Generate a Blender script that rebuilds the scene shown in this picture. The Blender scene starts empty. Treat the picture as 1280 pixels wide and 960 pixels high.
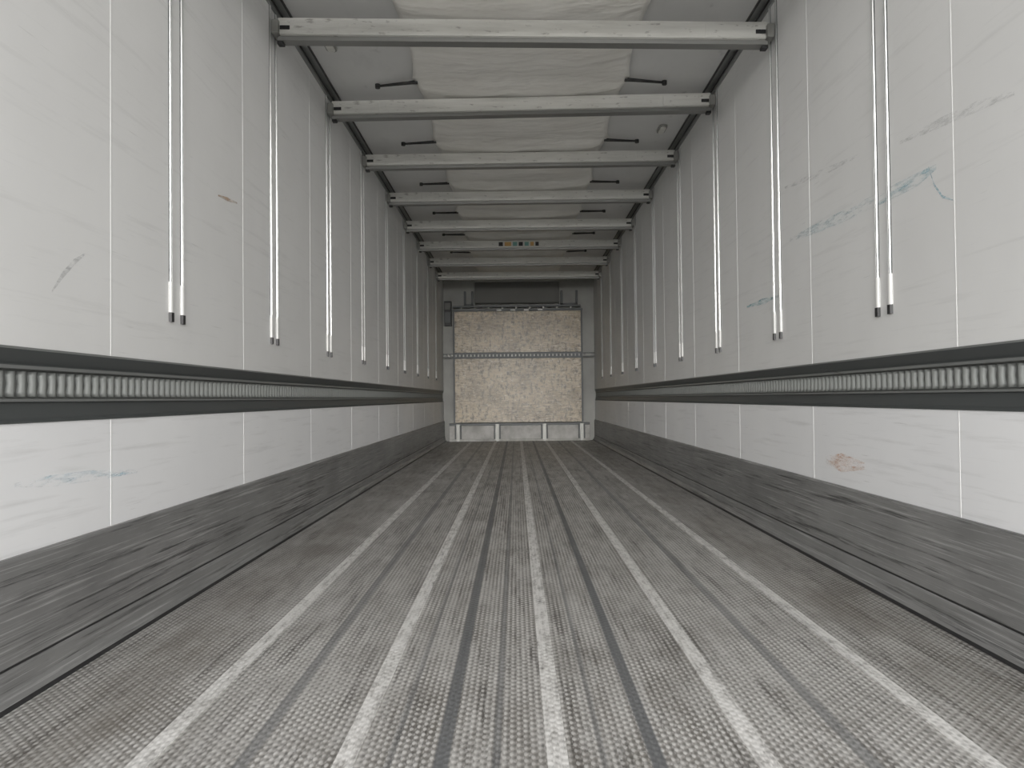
import bpy, bmesh, math, random
from mathutils import Vector, Matrix
random.seed(4)
S = bpy.context.scene
W=1.23; Y0=0.35; YB=12.5; HC=2.69; FZ=0.03
CAM=Vector((-0.05,0,0.72))
BY=[2.66,3.74,4.84,5.93,7.04,8.13,9.2,10.3,11.35]

# ---------------------------------------------------------------- materials
def mat(name, col, rough=0.5, metal=0.0, spec=0.5):
    m=bpy.data.materials.new(name); m.use_nodes=True
    b=m.node_tree.nodes['Principled BSDF']
    b.inputs['Base Color'].default_value=(*col,1); b.inputs['Roughness'].default_value=rough
    b.inputs['Metallic'].default_value=metal
    b.inputs['Specular IOR Level'].default_value=spec
    return m
class N:
    def __init__(s,m): s.t=m.node_tree; s.n=s.t.nodes; s.b=s.n['Principled BSDF']; s.co=s.n.new('ShaderNodeTexCoord').outputs['Object']
    def link(s,a,b): s.t.links.new(a,b)
    def noise(s,scale,vec=(1,1,1),detail=4,rough=0.55,off=(0,0,0)):
        mp=s.n.new('ShaderNodeMapping'); mp.inputs['Scale'].default_value=vec; mp.inputs['Location'].default_value=off
        s.link(s.co,mp.inputs[0])
        t=s.n.new('ShaderNodeTexNoise'); t.inputs['Scale'].default_value=scale; t.inputs['Detail'].default_value=detail; t.inputs['Roughness'].default_value=rough
        s.link(mp.outputs[0],t.inputs['Vector']); return t.outputs['Fac']
    def ramp(s,f,a,b,lo=0.0,hi=1.0):
        r=s.n.new('ShaderNodeMapRange'); s.link(f,r.inputs['Value'])
        for k,v in zip(('From Min','From Max','To Min','To Max'),(a,b,lo,hi)): r.inputs[k].default_value=v
        return r.outputs[0]
    def mix(s,f,a,b,mode='MIX'):
        x=s.n.new('ShaderNodeMix'); x.data_type='RGBA'; x.blend_type=mode
        if isinstance(f,float): x.inputs[0].default_value=f
        else: s.link(f,x.inputs[0])
        for i,v in ((6,a),(7,b)):
            if isinstance(v,tuple): x.inputs[i].default_value=(*v,1)
            else: s.link(v,x.inputs[i])
        return x.outputs[2]
    def math(s,op,a,b=None,clamp=False):
        x=s.n.new('ShaderNodeMath'); x.operation=op; x.use_clamp=clamp
        for i,v in ((0,a),(1,b)):
            if v is None: continue
            if isinstance(v,(int,float)): x.inputs[i].default_value=v
            else: s.link(v,x.inputs[i])
        return x.outputs[0]
    def color(s,c): s.link(c,s.b.inputs['Base Color'])
    def rough(s,c): s.link(c,s.b.inputs['Roughness'])
    def bump(s,h,st=0.3,d=0.002):
        x=s.n.new('ShaderNodeBump'); x.inputs['Strength'].default_value=st; x.inputs['Distance'].default_value=d
        s.link(h,x.inputs['Height']); s.link(x.outputs[0],s.b.inputs['Normal'])

def wallmat(name,base,dirt,smudge=0.34):
    m=mat(name,base,0.38); n=N(m)
    big=n.noise(1.3,(1,1,1),5)
    c=n.mix(n.ramp(big,0.35,0.7),base,dirt)
    st=n.noise(6,(1,0.35,7),6,0.6)
    c=n.mix(n.ramp(st,0.56,0.80,0,smudge),c,(0.44,0.44,0.43))
    sc=n.noise(9,(1,0.5,14),3,0.5,(3,7,1))
    c=n.mix(n.ramp(sc,0.70,0.76,0,0.35),c,(0.32,0.32,0.31))
    n.color(c); n.rough(n.ramp(big,0.3,0.7,0.34,0.50))
    n.bump(n.noise(1.6,(1,1,1),2),0.12,0.01)
    return m
M_wall=wallmat('grp_panel_upper',(0.765,0.767,0.757),(0.70,0.70,0.69))
M_wall2=wallmat('grp_panel_lower',(0.87,0.875,0.880),(0.80,0.805,0.815),0.45)
M_ceil=wallmat('grp_ceiling',(0.74,0.742,0.73),(0.66,0.662,0.65))
M_seam=mat('panel_seam_sealant',(0.82,0.82,0.81),0.4)
M_dark=mat('dark_anodised',(0.060,0.066,0.066),0.45,0.2)
M_chan=mat('lashing_channel_steel',(0.12,0.125,0.12),0.5,0.2)
M_black=mat('black_rubber',(0.012,0.012,0.013),0.5)
M_white=mat('white_plastic',(0.80,0.80,0.78),0.35)
M_lip=mat('aluminium_lip',(0.28,0.29,0.285),0.45,0.7)
M_steel=mat('galvanised_steel',(0.50,0.51,0.50),0.34,0.85)
M_dull=mat('dull_painted_steel',(0.50,0.505,0.49),0.5,0.1)
M_trackshade=mat('track_shadow_grey',(0.30,0.305,0.30),0.5)
M_rib=mat('pressed_rib_steel',(0.20,0.21,0.20),0.48,0.35)
M_grey=mat('grey_plastic',(0.13,0.13,0.12),0.55)
M_strapm=mat('black_strap',(0.02,0.02,0.02),0.6)

M_beam=mat('beam_aluminium',(0.7,0.7,0.67),0.45,0.15); n=N(M_beam)
f=n.noise(5,(0.6,3,6),6,0.65)
c=n.mix(n.ramp(f,0.42,0.75,0,0.6),(0.76,0.755,0.71),(0.44,0.43,0.39))
c=n.mix(n.ramp(n.noise(14,(1,3,3),4,0.6,(5,1,2)),0.60,0.7,0,0.7),c,(0.22,0.20,0.18)); n.color(c)
M_beamlow=mat('beam_flange',(0.24,0.24,0.23),0.45,0.5)
M_bracket=mat('beam_latch_steel',(0.30,0.30,0.28),0.45,0.6)

# kick plate
M_kick=mat('kick_plate',(0.12,0.12,0.12),0.42,0.15); n=N(M_kick)
c=n.mix(n.ramp(n.noise(2,(1,1,2),4),0.3,0.7),(0.145,0.145,0.143),(0.235,0.235,0.23))
c=n.mix(n.ramp(n.noise(7,(1,0.20,10),6,0.7),0.54,0.63,0,0.85),c,(0.035,0.035,0.035))
c=n.mix(n.ramp(n.noise(9,(1,0.18,16),6,0.72,(2,9,4)),0.53,0.66,0,0.75),c,(0.42,0.42,0.41))
n.color(c); n.bump(n.noise(8,(1,0.3,12),4),0.2,0.002)

# floor : aluminium tread planks
def floor_nodes(m,seam=False):
    n=N(m)
    sep=n.n.new('ShaderNodeSeparateXYZ'); n.link(n.co,sep.inputs[0]); X=sep.outputs[0]; Y=sep.outputs[1]
    patch=n.noise(1.6,(1.3,0.8,1),6,0.65)
    base=n.mix(n.ramp(patch,0.36,0.64),(0.180,0.168,0.150),(0.345,0.334,0.315))
    streak=n.noise(9,(2.6,0.34,1),7,0.74)
    base=n.mix(n.ramp(streak,0.44,0.64,0,0.7),base,(0.48,0.47,0.45))
    dk=n.noise(8,(3.2,0.20,1),7,0.74,(4,2,0))
    base=n.mix(n.ramp(dk,0.52,0.64,0,0.85),base,(0.062,0.055,0.048))
    blot=n.noise(4,(1.4,0.9,1),6,0.7,(6,1,3))
    base=n.mix(n.ramp(blot,0.55,0.68,0,0.5),base,(0.10,0.088,0.072))
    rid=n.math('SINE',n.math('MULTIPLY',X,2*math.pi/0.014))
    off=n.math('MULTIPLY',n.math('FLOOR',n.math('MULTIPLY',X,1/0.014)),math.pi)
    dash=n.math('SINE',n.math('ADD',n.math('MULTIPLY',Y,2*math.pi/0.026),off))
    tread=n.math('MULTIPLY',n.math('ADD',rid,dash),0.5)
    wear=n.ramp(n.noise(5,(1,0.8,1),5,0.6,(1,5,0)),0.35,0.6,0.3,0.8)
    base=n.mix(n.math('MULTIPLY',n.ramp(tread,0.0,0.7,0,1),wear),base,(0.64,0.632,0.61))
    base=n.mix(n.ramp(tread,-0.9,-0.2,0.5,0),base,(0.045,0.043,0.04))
    base=n.mix(n.ramp(n.noise(110,(1,0.6,1),3,0.7),0.58,0.72,0,0.5),base,(0.66,0.655,0.64))
    base=n.mix(n.ramp(n.noise(45,(1,0.5,1),4,0.7,(9,3,1)),0.58,0.72,0,0.5),base,(0.06,0.057,0.054))
    if not seam:
        for xc,w,k in ((-0.20,0.012,0.9),(0.212,0.012,0.9),(-0.095,0.005,0.6),(-0.58,0.012,0.6),(0.61,0.012,0.6),(0.11,0.004,0.5),(-0.30,0.004,0.5)):
            d=n.math('ABSOLUTE',n.math('SUBTRACT',X,xc))
            base=n.mix(n.ramp(d,w,w+0.005,k,0),base,(0.10,0.105,0.11))
        d=n.math('ABSOLUTE',n.math('SUBTRACT',n.math('ABSOLUTE',X),0.98))
        lane=n.math('MULTIPLY',n.ramp(d,0.03,0.18,1,0),n.ramp(n.noise(3,(1,0.6,1),5),0.34,0.58))
        base=n.mix(n.math('MULTIPLY',lane,0.5),base,(0.135,0.116,0.092))
    else:
        sc=n.noise(30,(1.5,0.35,1),6,0.75,(2,2,2))
        base=n.mix(n.ramp(sc,0.34,0.56,0.0,0.85),base,(0.76,0.75,0.725))
    n.color(base); n.bump(tread,0.5,0.0015)
    n.rough(n.ramp(streak,0.3,0.7,0.52,0.38))
M_floor=mat('aluminium_tread_floor',(0.3,0.3,0.3),0.45,0.2); floor_nodes(M_floor)
M_seamf=mat('floor_weld_seam',(0.6,0.6,0.58),0.4,0.15); floor_nodes(M_seamf,True)

# plywood
M_ply=mat('worn_plywood',(0.5,0.4,0.28),0.34); n=N(M_ply)
c=n.mix(n.ramp(n.noise(2.2,(1,1,1.5),5),0.35,0.65),(0.28,0.21,0.125),(0.54,0.43,0.275))
c=n.mix(n.ramp(n.noise(9,(0.8,1,5),7,0.75),0.47,0.62,0,0.8),c,(0.76,0.66,0.49))
c=n.mix(n.ramp(n.noise(6,(3,1,1.4),7,0.75,(3,0,5)),0.50,0.62,0,0.9),c,(0.085,0.064,0.043))
c=n.mix(n.ramp(n.noise(14,(1,1,1.8),5,0.75,(1,0,8)),0.55,0.64,0,0.8),c,(0.06,0.046,0.033))
c=n.mix(n.ramp(n.noise(12,(1,1,2.5),5,0.75,(7,0,3)),0.57,0.67,0,0.85),c,(0.82,0.76,0.64))
n.color(c); n.bump(n.noise(5,(2,1,3),5),0.4,0.01)
M_fabric=mat('duct_fabric',(0.78,0.77,0.71),0.75); n=N(M_fabric)
n.color(n.mix(n.ramp(n.noise(2.5,(1,1,1),5),0.35,0.7),(0.94,0.925,0.875),(0.84,0.82,0.765)))
n.bump(n.noise(3.2,(1,2.4,1),3,0.5),0.8,0.05)

# ---------------------------------------------------------------- mesh helpers
class B:
    def __init__(s,name,mats): s.name=name; s.mats=mats; s.bm=bmesh.new()
    def box(s,x0,x1,y0,y1,z0,z1,mi=0):
        x0,x1=sorted((x0,x1)); y0,y1=sorted((y0,y1)); z0,z1=sorted((z0,z1))
        v=[s.bm.verts.new(p) for p in ((x0,y0,z0),(x1,y0,z0),(x1,y1,z0),(x0,y1,z0),(x0,y0,z1),(x1,y0,z1),(x1,y1,z1),(x0,y1,z1))]
        for q in ((3,2,1,0),(4,5,6,7),(0,1,5,4),(1,2,6,5),(2,3,7,6),(3,0,4,7)):
            s.bm.faces.new([v[i] for i in q]).material_index=mi
        return v
    def prism(s,pts,axis,a,b,mi=0,mis=None,smooth=False):
        def P(u,v,t): return {'y':(u,t,v),'x':(t,u,v),'z':(u,v,t)}[axis]
        A=[s.bm.verts.new(P(u,v,a)) for u,v in pts]; C=[s.bm.verts.new(P(u,v,b)) for u,v in pts]
        k=len(pts)
        for i in range(k):
            f=s.bm.faces.new((A[i],A[(i+1)%k],C[(i+1)%k],C[i])); f.material_index=mis[i] if mis else mi; f.smooth=smooth
        s.bm.faces.new(A[::-1]).material_index=mi; s.bm.faces.new(C).material_index=mi
    def tube(s,p0,p1,r0,r1,mi=0,seg=8):
        p0=Vector(p0);p1=Vector(p1); d=(p1-p0); q=d.to_track_quat('Z','Y')
        A=[];C=[]
        for i in range(seg):
            t=2*math.pi*i/seg; o=Vector((math.cos(t),math.sin(t),0))
            A.append(s.bm.verts.new(p0+q@(o*r0))); C.append(s.bm.verts.new(p1+q@(o*r1)))
        for i in range(seg):
            f=s.bm.faces.new((A[i],A[(i+1)%seg],C[(i+1)%seg],C[i])); f.material_index=mi; f.smooth=True
        s.bm.faces.new(A[::-1]).material_index=mi; s.bm.faces.new(C).material_index=mi
    def done(s,parent=None,bevel=0,loc=None):
        bmesh.ops.recalc_face_normals(s.bm,faces=s.bm.faces)
        me=bpy.data.meshes.new(s.name); s.bm.to_mesh(me); s.bm.free()
        for m in s.mats: me.materials.append(m)
        o=bpy.data.objects.new(s.name,me); S.collection.objects.link(o)
        if loc: o.location=loc
        if parent: o.parent=parent
        if bevel:
            b=o.modifiers.new('bevel','BEVEL'); b.width=bevel; b.segments=2; b.limit_method='ANGLE'
        return o
def empty(name,loc=(0,0,0)):
    e=bpy.data.objects.new(name,None); e.location=loc; e.empty_display_size=0.1; S.collection.objects.link(e); return e

# ---------------------------------------------------------------- shell
RT,RB=0.855,0.672; KT=0.362
b=B('floor',[M_floor,M_seamf])
b.box(-W,W,Y0,YB,-0.15,FZ,0)
for xc,w in ((-0.775,0.042),(-0.384,0.040),(0.022,0.040),(0.415,0.040),(0.825,0.038)):
    b.box(xc-w/2,xc+w/2,Y0,YB,-0.01,FZ+0.0025,1)
floor=b.done()
b=B('ceiling',[M_ceil,M_seam]); b.box(-W-0.08,W+0.08,Y0,YB+0.1,HC,HC+0.08,0); b.done()

def wall(side,sx):
    X=lambda d: sx*(W-d)
    e=empty('wall_'+side)
    b=B('upper_panel',[M_wall,M_seam]); b.box(X(0),X(-0.08),Y0,YB,RT,HC,0)
    y=1.14
    while y<YB: b.box(X(0.0008),X(-0.01),y-0.0015,y+0.0015,RT,HC-0.03,1); y+=1.09
    b.done(e)
    b=B('lower_panel',[M_wall2,M_seam]); b.box(X(0),X(-0.08),Y0,YB,-0.15,RB,0)
    y=1.14
    while y<YB: b.box(X(0.0008),X(-0.01),y-0.0018,y+0.0018,KT,RB,1); y+=1.09
    b.done(e)
    c=B('corner_profile',[M_lip,M_black])
    c.box(X(0),X(0.012),Y0,YB,HC-0.050,HC,0); c.box(X(0),X(0.016),Y0,YB,HC-0.030,HC-0.018,1)
    c.box(X(0),X(0.045),Y0,YB,HC-0.010,HC,0); c.box(X(0.045),X(0.052),Y0,YB,HC-0.012,HC,1)
    c.done(e)
    r=B('lashing_rail_profile',[M_dark,M_lip,M_chan])
    prof=[(-0.045,RT),(0.003,RT),(0.004,RT-0.006),(-0.014,RT-0.040),(-0.014,RT-0.043),(-0.004,RT-0.044),(-0.004,RT-0.052),(-0.024,RT-0.056),
          (-0.024,RT-0.122),(-0.004,RT-0.125),(-0.004,RT-0.131),(-0.014,RT-0.134),(-0.010,RB+0.012),(0.003,RB+0.004),(0.003,RB),(-0.045,RB)]
    mis=[0,1,0,0,0,1,2,2,2,1,0,0,0,0,0,0]
    r.prism([(X(d),z) for d,z in prof],'y',Y0,YB,0,mis); r.done(e)
    q=B('lashing_rail_ribs',[M_rib])
    y=Y0+0.03; zc0=RT-0.120; zc1=RT-0.058
    while y<YB-0.03:
        zm=(zc0+zc1)/2
        secs=[(zc0,0.013),(zc0+0.012,0.015),(zm,0.009),(zc1-0.012,0.015),(zc1,0.013)]
        rows=[]
        for z,h in secs:
            rows.append([q.bm.verts.new((X(d),y+o,z)) for d,o in ((-0.026,-h),(-0.016,-h*0.75),(-0.011,-h*0.3),(-0.011,h*0.3),(-0.016,h*0.75),(-0.026,h))])
        for a_,b_ in zip(rows[:-1],rows[1:]):
            for k in range(5):
                f=q.bm.faces.new((a_[k],a_[k+1],b_[k+1],b_[k])); f.smooth=True
        q.bm.faces.new(rows[0]); q.bm.faces.new(rows[-1])
        y+=0.041
    q.done(e)
    k=B('baseboard_'+side,[M_kick,M_lip,M_black])
    p=[(0,KT),(0.010,KT),(0.016,KT-0.008),(0.016,0.118),(0.013,0.114),(0.013,0.110),(0.020,0.104),(0.022,0.066),(0.030,0.050),(0.040,0.042),(0.042,FZ),(0,FZ)]
    k.prism([(X(d),z) for d,z in p],'y',Y0,YB,0,[0,0,0,2,2,0,0,0,0,2,0,0]); k.done()
    return X
XL=wall('left',-1); XR=wall('right',1)

# vertical beam tracks
for sx,X in ((-1,XL),(1,XR)):
    for i,y in enumerate(BY):
        zb=1.005
        far=i>=3
        b=B('decking_beam_track',[M_dull if far else M_steel,M_trackshade if far else M_dark,M_white,M_black])
        for dy in (-0.045,0.045):
            yy=y+dy
            b.box(X(0),X(0.002),yy-0.0115,yy+0.0115,zb+0.02,HC-0.05,1)  # backing strip coloured darker to stand for the shaded track edges
            b.prism([(X(0.001),yy-0.007),(X(0.006),yy-0.0055),(X(0.007),yy-0.002),(X(0.002),yy-0.001),(X(0.002),yy+0.001),(X(0.007),yy+0.002),(X(0.006),yy+0.0055),(X(0.001),yy+0.007)],'z',zb+0.12,HC-0.05,0)
            b.prism([(X(0),yy-0.012),(X(0.007),yy-0.009),(X(0.009),yy-0.004),(X(0.009),yy+0.004),(X(0.007),yy+0.009),(X(0),yy+0.012)],'z',zb+0.02,zb+0.125,2)
            b.prism([(X(0),yy-0.012),(X(0.010),yy-0.010),(X(0.010),yy+0.010),(X(0),yy+0.012)],'z',zb-0.012,zb+0.02,3)
        b.done()

# decking beams
ZT=[2.57,2.565,2.62,2.62,2.62,2.61,2.61,2.61,2.59]
TILT=[0,-0.022,0.010,0.004,0.002,0,0,0,0]
for i,y in enumerate(BY):
    e=empty('decking_beam',(0,y,ZT[i])); e.rotation_euler=(0,-TILT[i],0)
    L=W-0.035
    b=B('beam_body',[M_beam,M_beamlow])
    sec=[(-0.026,0.0),(0.026,0.0),(0.026,-0.080),(0.014,-0.084),(0.014,-0.092),(0.030,-0.096),(0.030,-0.112),(-0.030,-0.112),(-0.030,-0.096),(-0.014,-0.092),(-0.014,-0.084),(-0.026,-0.080)]
    b.prism(sec,'x',-L,L,0,[0,0,1,1,1,1,1,1,1,1,0,0]); b.done(e)
    for s in (-1,1):
        k=B('end_latch',[M_bracket,M_black,M_beam])
        k.box(s*(W-0.045),s*(W-0.012),-0.056,0.056,-0.085,-0.020,0)
        k.box(s*(L-0.06),s*(L-0.01),-0.032,-0.025,-0.060,-0.038,1)
        k.box(s*(L-0.30),s*(L-0.005),-0.030,0.030,-0.077,-0.010,2)
        k.box(s*(W-0.06),s*(W-0.03),-0.02,0.02,-0.125,-0.09,1)
        k.done(e,0.003)
    if i==6:
        st=B('warning_label',[mat('label_white',(0.7,0.7,0.65),0.5),mat('label_orange',(0.65,0.38,0.12),0.5),mat('label_green',(0.16,0.36,0.32),0.5),M_black])
        st.box(-0.26,0.26,-0.0275,-0.026,-0.078,-0.004,0)
        for k2,(a,c2,mi) in enumerate(((-0.24,-0.19,3),(-0.17,-0.09,1),(-0.07,-0.02,2),(0.0,0.05,3),(0.07,0.12,2),(0.14,0.18,1),(0.20,0.24,3))):
            st.box(a,c2,-0.0285,-0.0272,-0.066,-0.018,mi)
        st.done(e)

# air duct: soft liner sagging between the beams
e=empty('air_duct')
bm=bmesh.new(); nx=40; ys=[]; y=Y0+0.1
while y<11.9: ys.append(y); y+=0.035
grid=[]
sy=[v-0.20 for v in BY]
def bayt(y):
    for a,c in zip([sy[0]-1.09*2,sy[0]-1.09]+sy,[sy[0]-1.09]+sy+[sy[-1]+1.09]):
        if a<=y<c: return (y-a)/(c-a)
    return 0.5
for y in ys:
    t=bayt(y); s=math.sin(math.pi*t); s2=s**0.6
    hw=0.668-0.05*s2
    row=[]
    for i in range(nx+1):
        u=i/nx*2-1
        z=2.668-0.060*s*(1-u**4)-0.006*(1-u*u)+0.005*math.sin(7*u+3*y)*s+0.003*math.sin(19*y+5*u+2*math.sin(3*u))*(0.4+0.6*s)
        z+=0.005*math.cos(u*26+2*y)*(1-s2)
        row.append(bm.verts.new((u*hw,y,z)))
    grid.append(row)
for j in range(len(ys)-1):
    for i in range(nx):
        f=bm.faces.new((grid[j][i],grid[j][i+1],grid[j+1][i+1],grid[j+1][i])); f.smooth=True
me=bpy.data.meshes.new('duct_sheet'); bm.to_mesh(me); bm.free(); me.materials.append(M_fabric)
o=bpy.data.objects.new('duct_sheet',me); S.collection.objects.link(o); o.parent=e
sm=o.modifiers.new('thick','SOLIDIFY'); sm.thickness=0.006; sm.offset=1
b=B('duct_straps',[M_strapm,M_steel])
for y in BY:
    for s in (-1,1):
        yy=y-0.2
        a=(s*0.650,yy,2.650); c=(s*0.895,yy+0.12,HC-0.012)
        b.tube(a,c,0.012,0.008); b.tube((c[0],c[1],HC-0.025),(c[0],c[1],HC),0.016,0.016,0)
        b.box(s*0.63,s*0.67,yy-0.012,yy+0.012,2.642,2.652,0)
b.done(e)

# ceiling lamps
for x,y in ((-1.06,4.2),(1.04,5.6)):
    b=B('ceiling_lamp',[M_bracket,M_beam])
    pts=[(x+0.03*math.cos(t)+0,y+ (0.05 if math.sin(t)>0 else -0.05)+0.03*math.sin(t)) for t in [2*math.pi*k/24 for k in range(24)]]
    b.prism(pts,'z',HC-0.015,HC,0)
    pts=[(x+0.02*math.cos(t)+0,y+ (0.045 if math.sin(t)>0 else -0.045)+0.02*math.sin(t)) for t in [2*math.pi*k/24 for k in range(24)]]
    b.prism(pts,'z',HC-0.022,HC-0.015,1)
    b.done()

# ---------------------------------------------------------------- front bulkhead
M_back=mat('front_wall_panel',(0.50,0.51,0.48),0.45); n=N(M_back)
n.color(n.mix(n.ramp(n.noise(2,(1,1,1),5),0.35,0.7),(0.36,0.36,0.33),(0.23,0.23,0.21)))
M_skirt=mat('skirting_panel',(0.5,0.5,0.48),0.45); n=N(M_skirt)
n.color(n.mix(n.ramp(n.noise(5,(1,1,1),5,0.6),0.38,0.65),(0.56,0.55,0.52),(0.30,0.29,0.26)))
b=B('wall_front',[M_back]); b.box(-W-0.08,W+0.08,YB,YB+0.08,-0.15,HC,0); b.done()
e=empty('bulkhead')
PZ0,PZ1=0.335,2.12; PX0,PX1=-1.03,1.00; PY=12.34
b=B('plywood_board',[M_ply,M_dark])
for a,c in ((PZ0,1.36),(1.46,PZ1)): b.box(PX0,PX1,PY,PY+0.03,a,c,0)
b.done(e,0.003)
b=B('bulkhead_frame',[M_bracket,M_dark,M_beam])
b.box(PX0-0.026,PX0,PY-0.01,PY+0.04,PZ0,PZ1,1); b.box(PX1,PX1+0.026,PY-0.01,PY+0.04,PZ0,PZ1,1)
b.box(PX0-0.03,PX1+0.03,PY-0.03,PY+0.05,PZ1,PZ1+0.035,1); b.box(PX0-0.03,PX1-0.0,PY-0.02,PY+0.05,PZ1+0.065,PZ1+0.095,1)
for k in range(9): b.box(PX0+0.1+k*0.22,PX0+0.125+k*0.22,PY-0.01,PY+0.02,PZ1+0.03,PZ1+0.07,0)
b.box(PX0,PX1,PY+0.01,PY+0.05,1.34,1.48,1)
b.box(-W+0.012,W-0.012,PY-0.012,PY+0.012,1.375,1.392,1); b.box(-W+0.012,W-0.012,PY-0.012,PY+0.012,1.428,1.445,1)
x=-W+0.03
while x<W-0.05: b.box(x,x+0.018,PY-0.008,PY+0.012,1.39,1.43,0); x+=0.06
b.box(PX0,PX1,PY+0.04,YB,PZ0,PZ0+0.03,1)
for x in (PX0+0.02,PX1-0.06): b.box(x,x+0.05,PY+0.05,YB,PZ0,PZ1,1)
b.done(e)
b=B('bulkhead_skirting',[M_skirt,M_dark,M_bracket])
b.box(-W+0.1,W-0.1,12.40,YB,FZ,0.30,0)
b.box(-W+0.1,W-0.1,12.36,12.40,FZ,0.065,0); b.box(-W+0.1,W-0.1,12.36,12.40,0.285,0.32,1)
for xx in (-0.99,-0.36,0.40,1.0):
    b.box(xx-0.055,xx+0.055,12.375,12.40,0.065,0.285,1); b.box(xx-0.03,xx+0.03,12.35,12.375,FZ,0.31,2)
b.done(e,0.003)
b=B('bulkhead_hoops',[M_dark,M_white])
for xa,xb in ((-0.86,-0.74),(0.70,0.94)):
    for xx in (xa,xb): b.box(xx-0.018,xx+0.018,PY,PY+0.04,2.21,2.45,0)
    b.box(xa-0.018,xb+0.018,PY,PY+0.04,2.215,2.245,0)
for k,xx in enumerate([-0.35+0.11*i for i in range(7)]):
    if k%2==0: b.box(xx,xx+0.075,PY-0.033,PY-0.03,PZ1+0.006,PZ1+0.028,1)
b.done(e)
b=B('evaporator_housing',[M_grey,M_dark,M_back])
b.prism([(12.38,2.27),(12.40,2.62),(YB,2.62),(YB,2.25),(12.40,2.25)],'x',-0.70,0.66,0)
b.box(-0.72,0.68,12.37,YB,2.60,2.64,2)
b.done(None,0.004)
b=B('control_cabinet',[M_black,M_dark,M_grey])
b.box(-1.20,-1.085,12.38,YB,1.90,2.30,0); b.box(-1.19,-1.095,12.372,12.38,1.95,2.12,1); b.box(-1.19,-1.095,12.372,12.38,2.16,2.27,2)
b.done(None,0.004)

# ---------------------------------------------------------------- wall scuffs (thin paint transfer marks)
def scuff(name,sx,pts,w,col,seed,dens=0.5,amt=0.6):
    m=mat('scuff_'+name,col,0.5); n=N(m)
    f=n.ramp(n.noise(16,(1,0.7,4),6,0.75,(seed,seed,seed)),dens,dens+0.22,0,amt)
    n.link(f,n.b.inputs['Alpha'])
    bm=bmesh.new(); prev=None
    for i,(y,z) in enumerate(pts):
        ww=w*(0.35 if i in (0,len(pts)-1) else 1)
        a=bm.verts.new((sx*(W-0.0016),y,z-ww/2)); c=bm.verts.new((sx*(W-0.0016),y,z+ww/2))
        if prev: bm.faces.new((prev[0],prev[1],c,a))
        prev=(a,c)
    me=bpy.data.meshes.new(name); bm.to_mesh(me); bm.free(); me.materials.append(m)
    o=bpy.data.objects.new(name,me); S.collection.objects.link(o)
    o.parent=bpy.data.objects['wall_left' if sx<0 else 'wall_right']; return o
def wp(sx,px,py):
    D=960*(W-sx*CAM.x)/abs(px-645); dy=497-py+sx*0.014*abs(px-645)*-1
    return (D,CAM.z+dy*D/960)
scuff('blue_scuff',1,[wp(1,p,q) for p,q in ((990,298),(1030,280),(1070,262),(1110,242),(1150,222),(1175,205))],0.045,(0.28,0.52,0.60),1,0.45,0.5)
scuff('blue_scratch',1,[wp(1,p,q) for p,q in ((1165,205),(1172,228),(1182,243),(1195,247))],0.010,(0.25,0.48,0.58),2,0.3,0.45)
scuff('teal_scuff',1,[wp(1,p,q) for p,q in ((935,382),(955,375),(975,368))],0.03,(0.16,0.42,0.47),3,0.40,0.5)
scuff('orange_scuff',1,[wp(1,p,q) for p,q in ((1030,572),(1050,576),(1078,580))],0.075,(0.75,0.45,0.30),4,0.42,0.5)
scuff('brown_scuff',-1,[wp(-1,p,q) for p,q in ((272,243),(284,248),(296,253))],0.016,(0.45,0.28,0.15),5,0.3,0.5)
scuff('grey_scuff',-1,[wp(-1,p,q) for p,q in ((62,365),(75,345),(90,328),(103,318))],0.018,(0.35,0.36,0.37),6,0.35,0.4)
scuff('pale_blue_scuff',-1,[wp(-1,p,q) for p,q in ((15,608),(60,603),(110,596),(170,590))],0.03,(0.45,0.65,0.75),7,0.44,0.45)
scuff('black_scuff',1,[wp(1,p,q) for p,q in ((1025,458),(1040,462),(1055,466))],0.006,(0.08,0.08,0.08),8,0.3)
scuff('grey_rub',1,[wp(1,p,q) for p,q in ((1130,175),(1180,150),(1230,128),(1275,112))],0.03,(0.45,0.46,0.46),11,0.44,0.4)
scuff('grey_rub_low',1,[wp(1,p,q) for p,q in ((985,232),(1030,214),(1080,190))],0.03,(0.42,0.44,0.45),12,0.46,0.4)

# ---------------------------------------------------------------- yard outside
M_asph=mat('asphalt',(0.25,0.25,0.25),0.9)
b=B('ground',[M_asph]); b.box(-40,40,-60,30,-1.3,-1.2,0); b.done()

# ---------------------------------------------------------------- light
w=bpy.data.worlds.new('overcast'); S.world=w; w.use_nodes=True
bg=w.node_tree.nodes['Background']; bg.inputs[0].default_value=(1.0,0.993,0.99,1); bg.inputs[1].default_value=2.5
sd=bpy.data.lights.new('hazy_sun','SUN'); sd.energy=10.0; sd.angle=math.radians(50); sd.color=(1,0.977,0.945)
so=bpy.data.objects.new('hazy_sun',sd); S.collection.objects.link(so)
so.rotation_euler=Vector((0.0,1,0.07)).to_track_quat('-Z','Y').to_euler()

# ---------------------------------------------------------------- camera
cd=bpy.data.cameras.new('camera'); cam=bpy.data.objects.new('camera',cd); S.collection.objects.link(cam)
cd.sensor_width=36; cd.lens=27.0; cd.clip_start=0.02
R=Matrix.Rotation(math.radians(0.30),4,'Z')@Matrix.Rotation(math.radians(90+1.06),4,'X')@Matrix.Rotation(math.radians(-0.6),4,'Z')
cam.matrix_world=Matrix.Translation(CAM)@R
S.camera=cam
S.view_settings.view_transform='Standard'
S.view_settings.exposure=0.0
S.view_settings.gamma=1.12
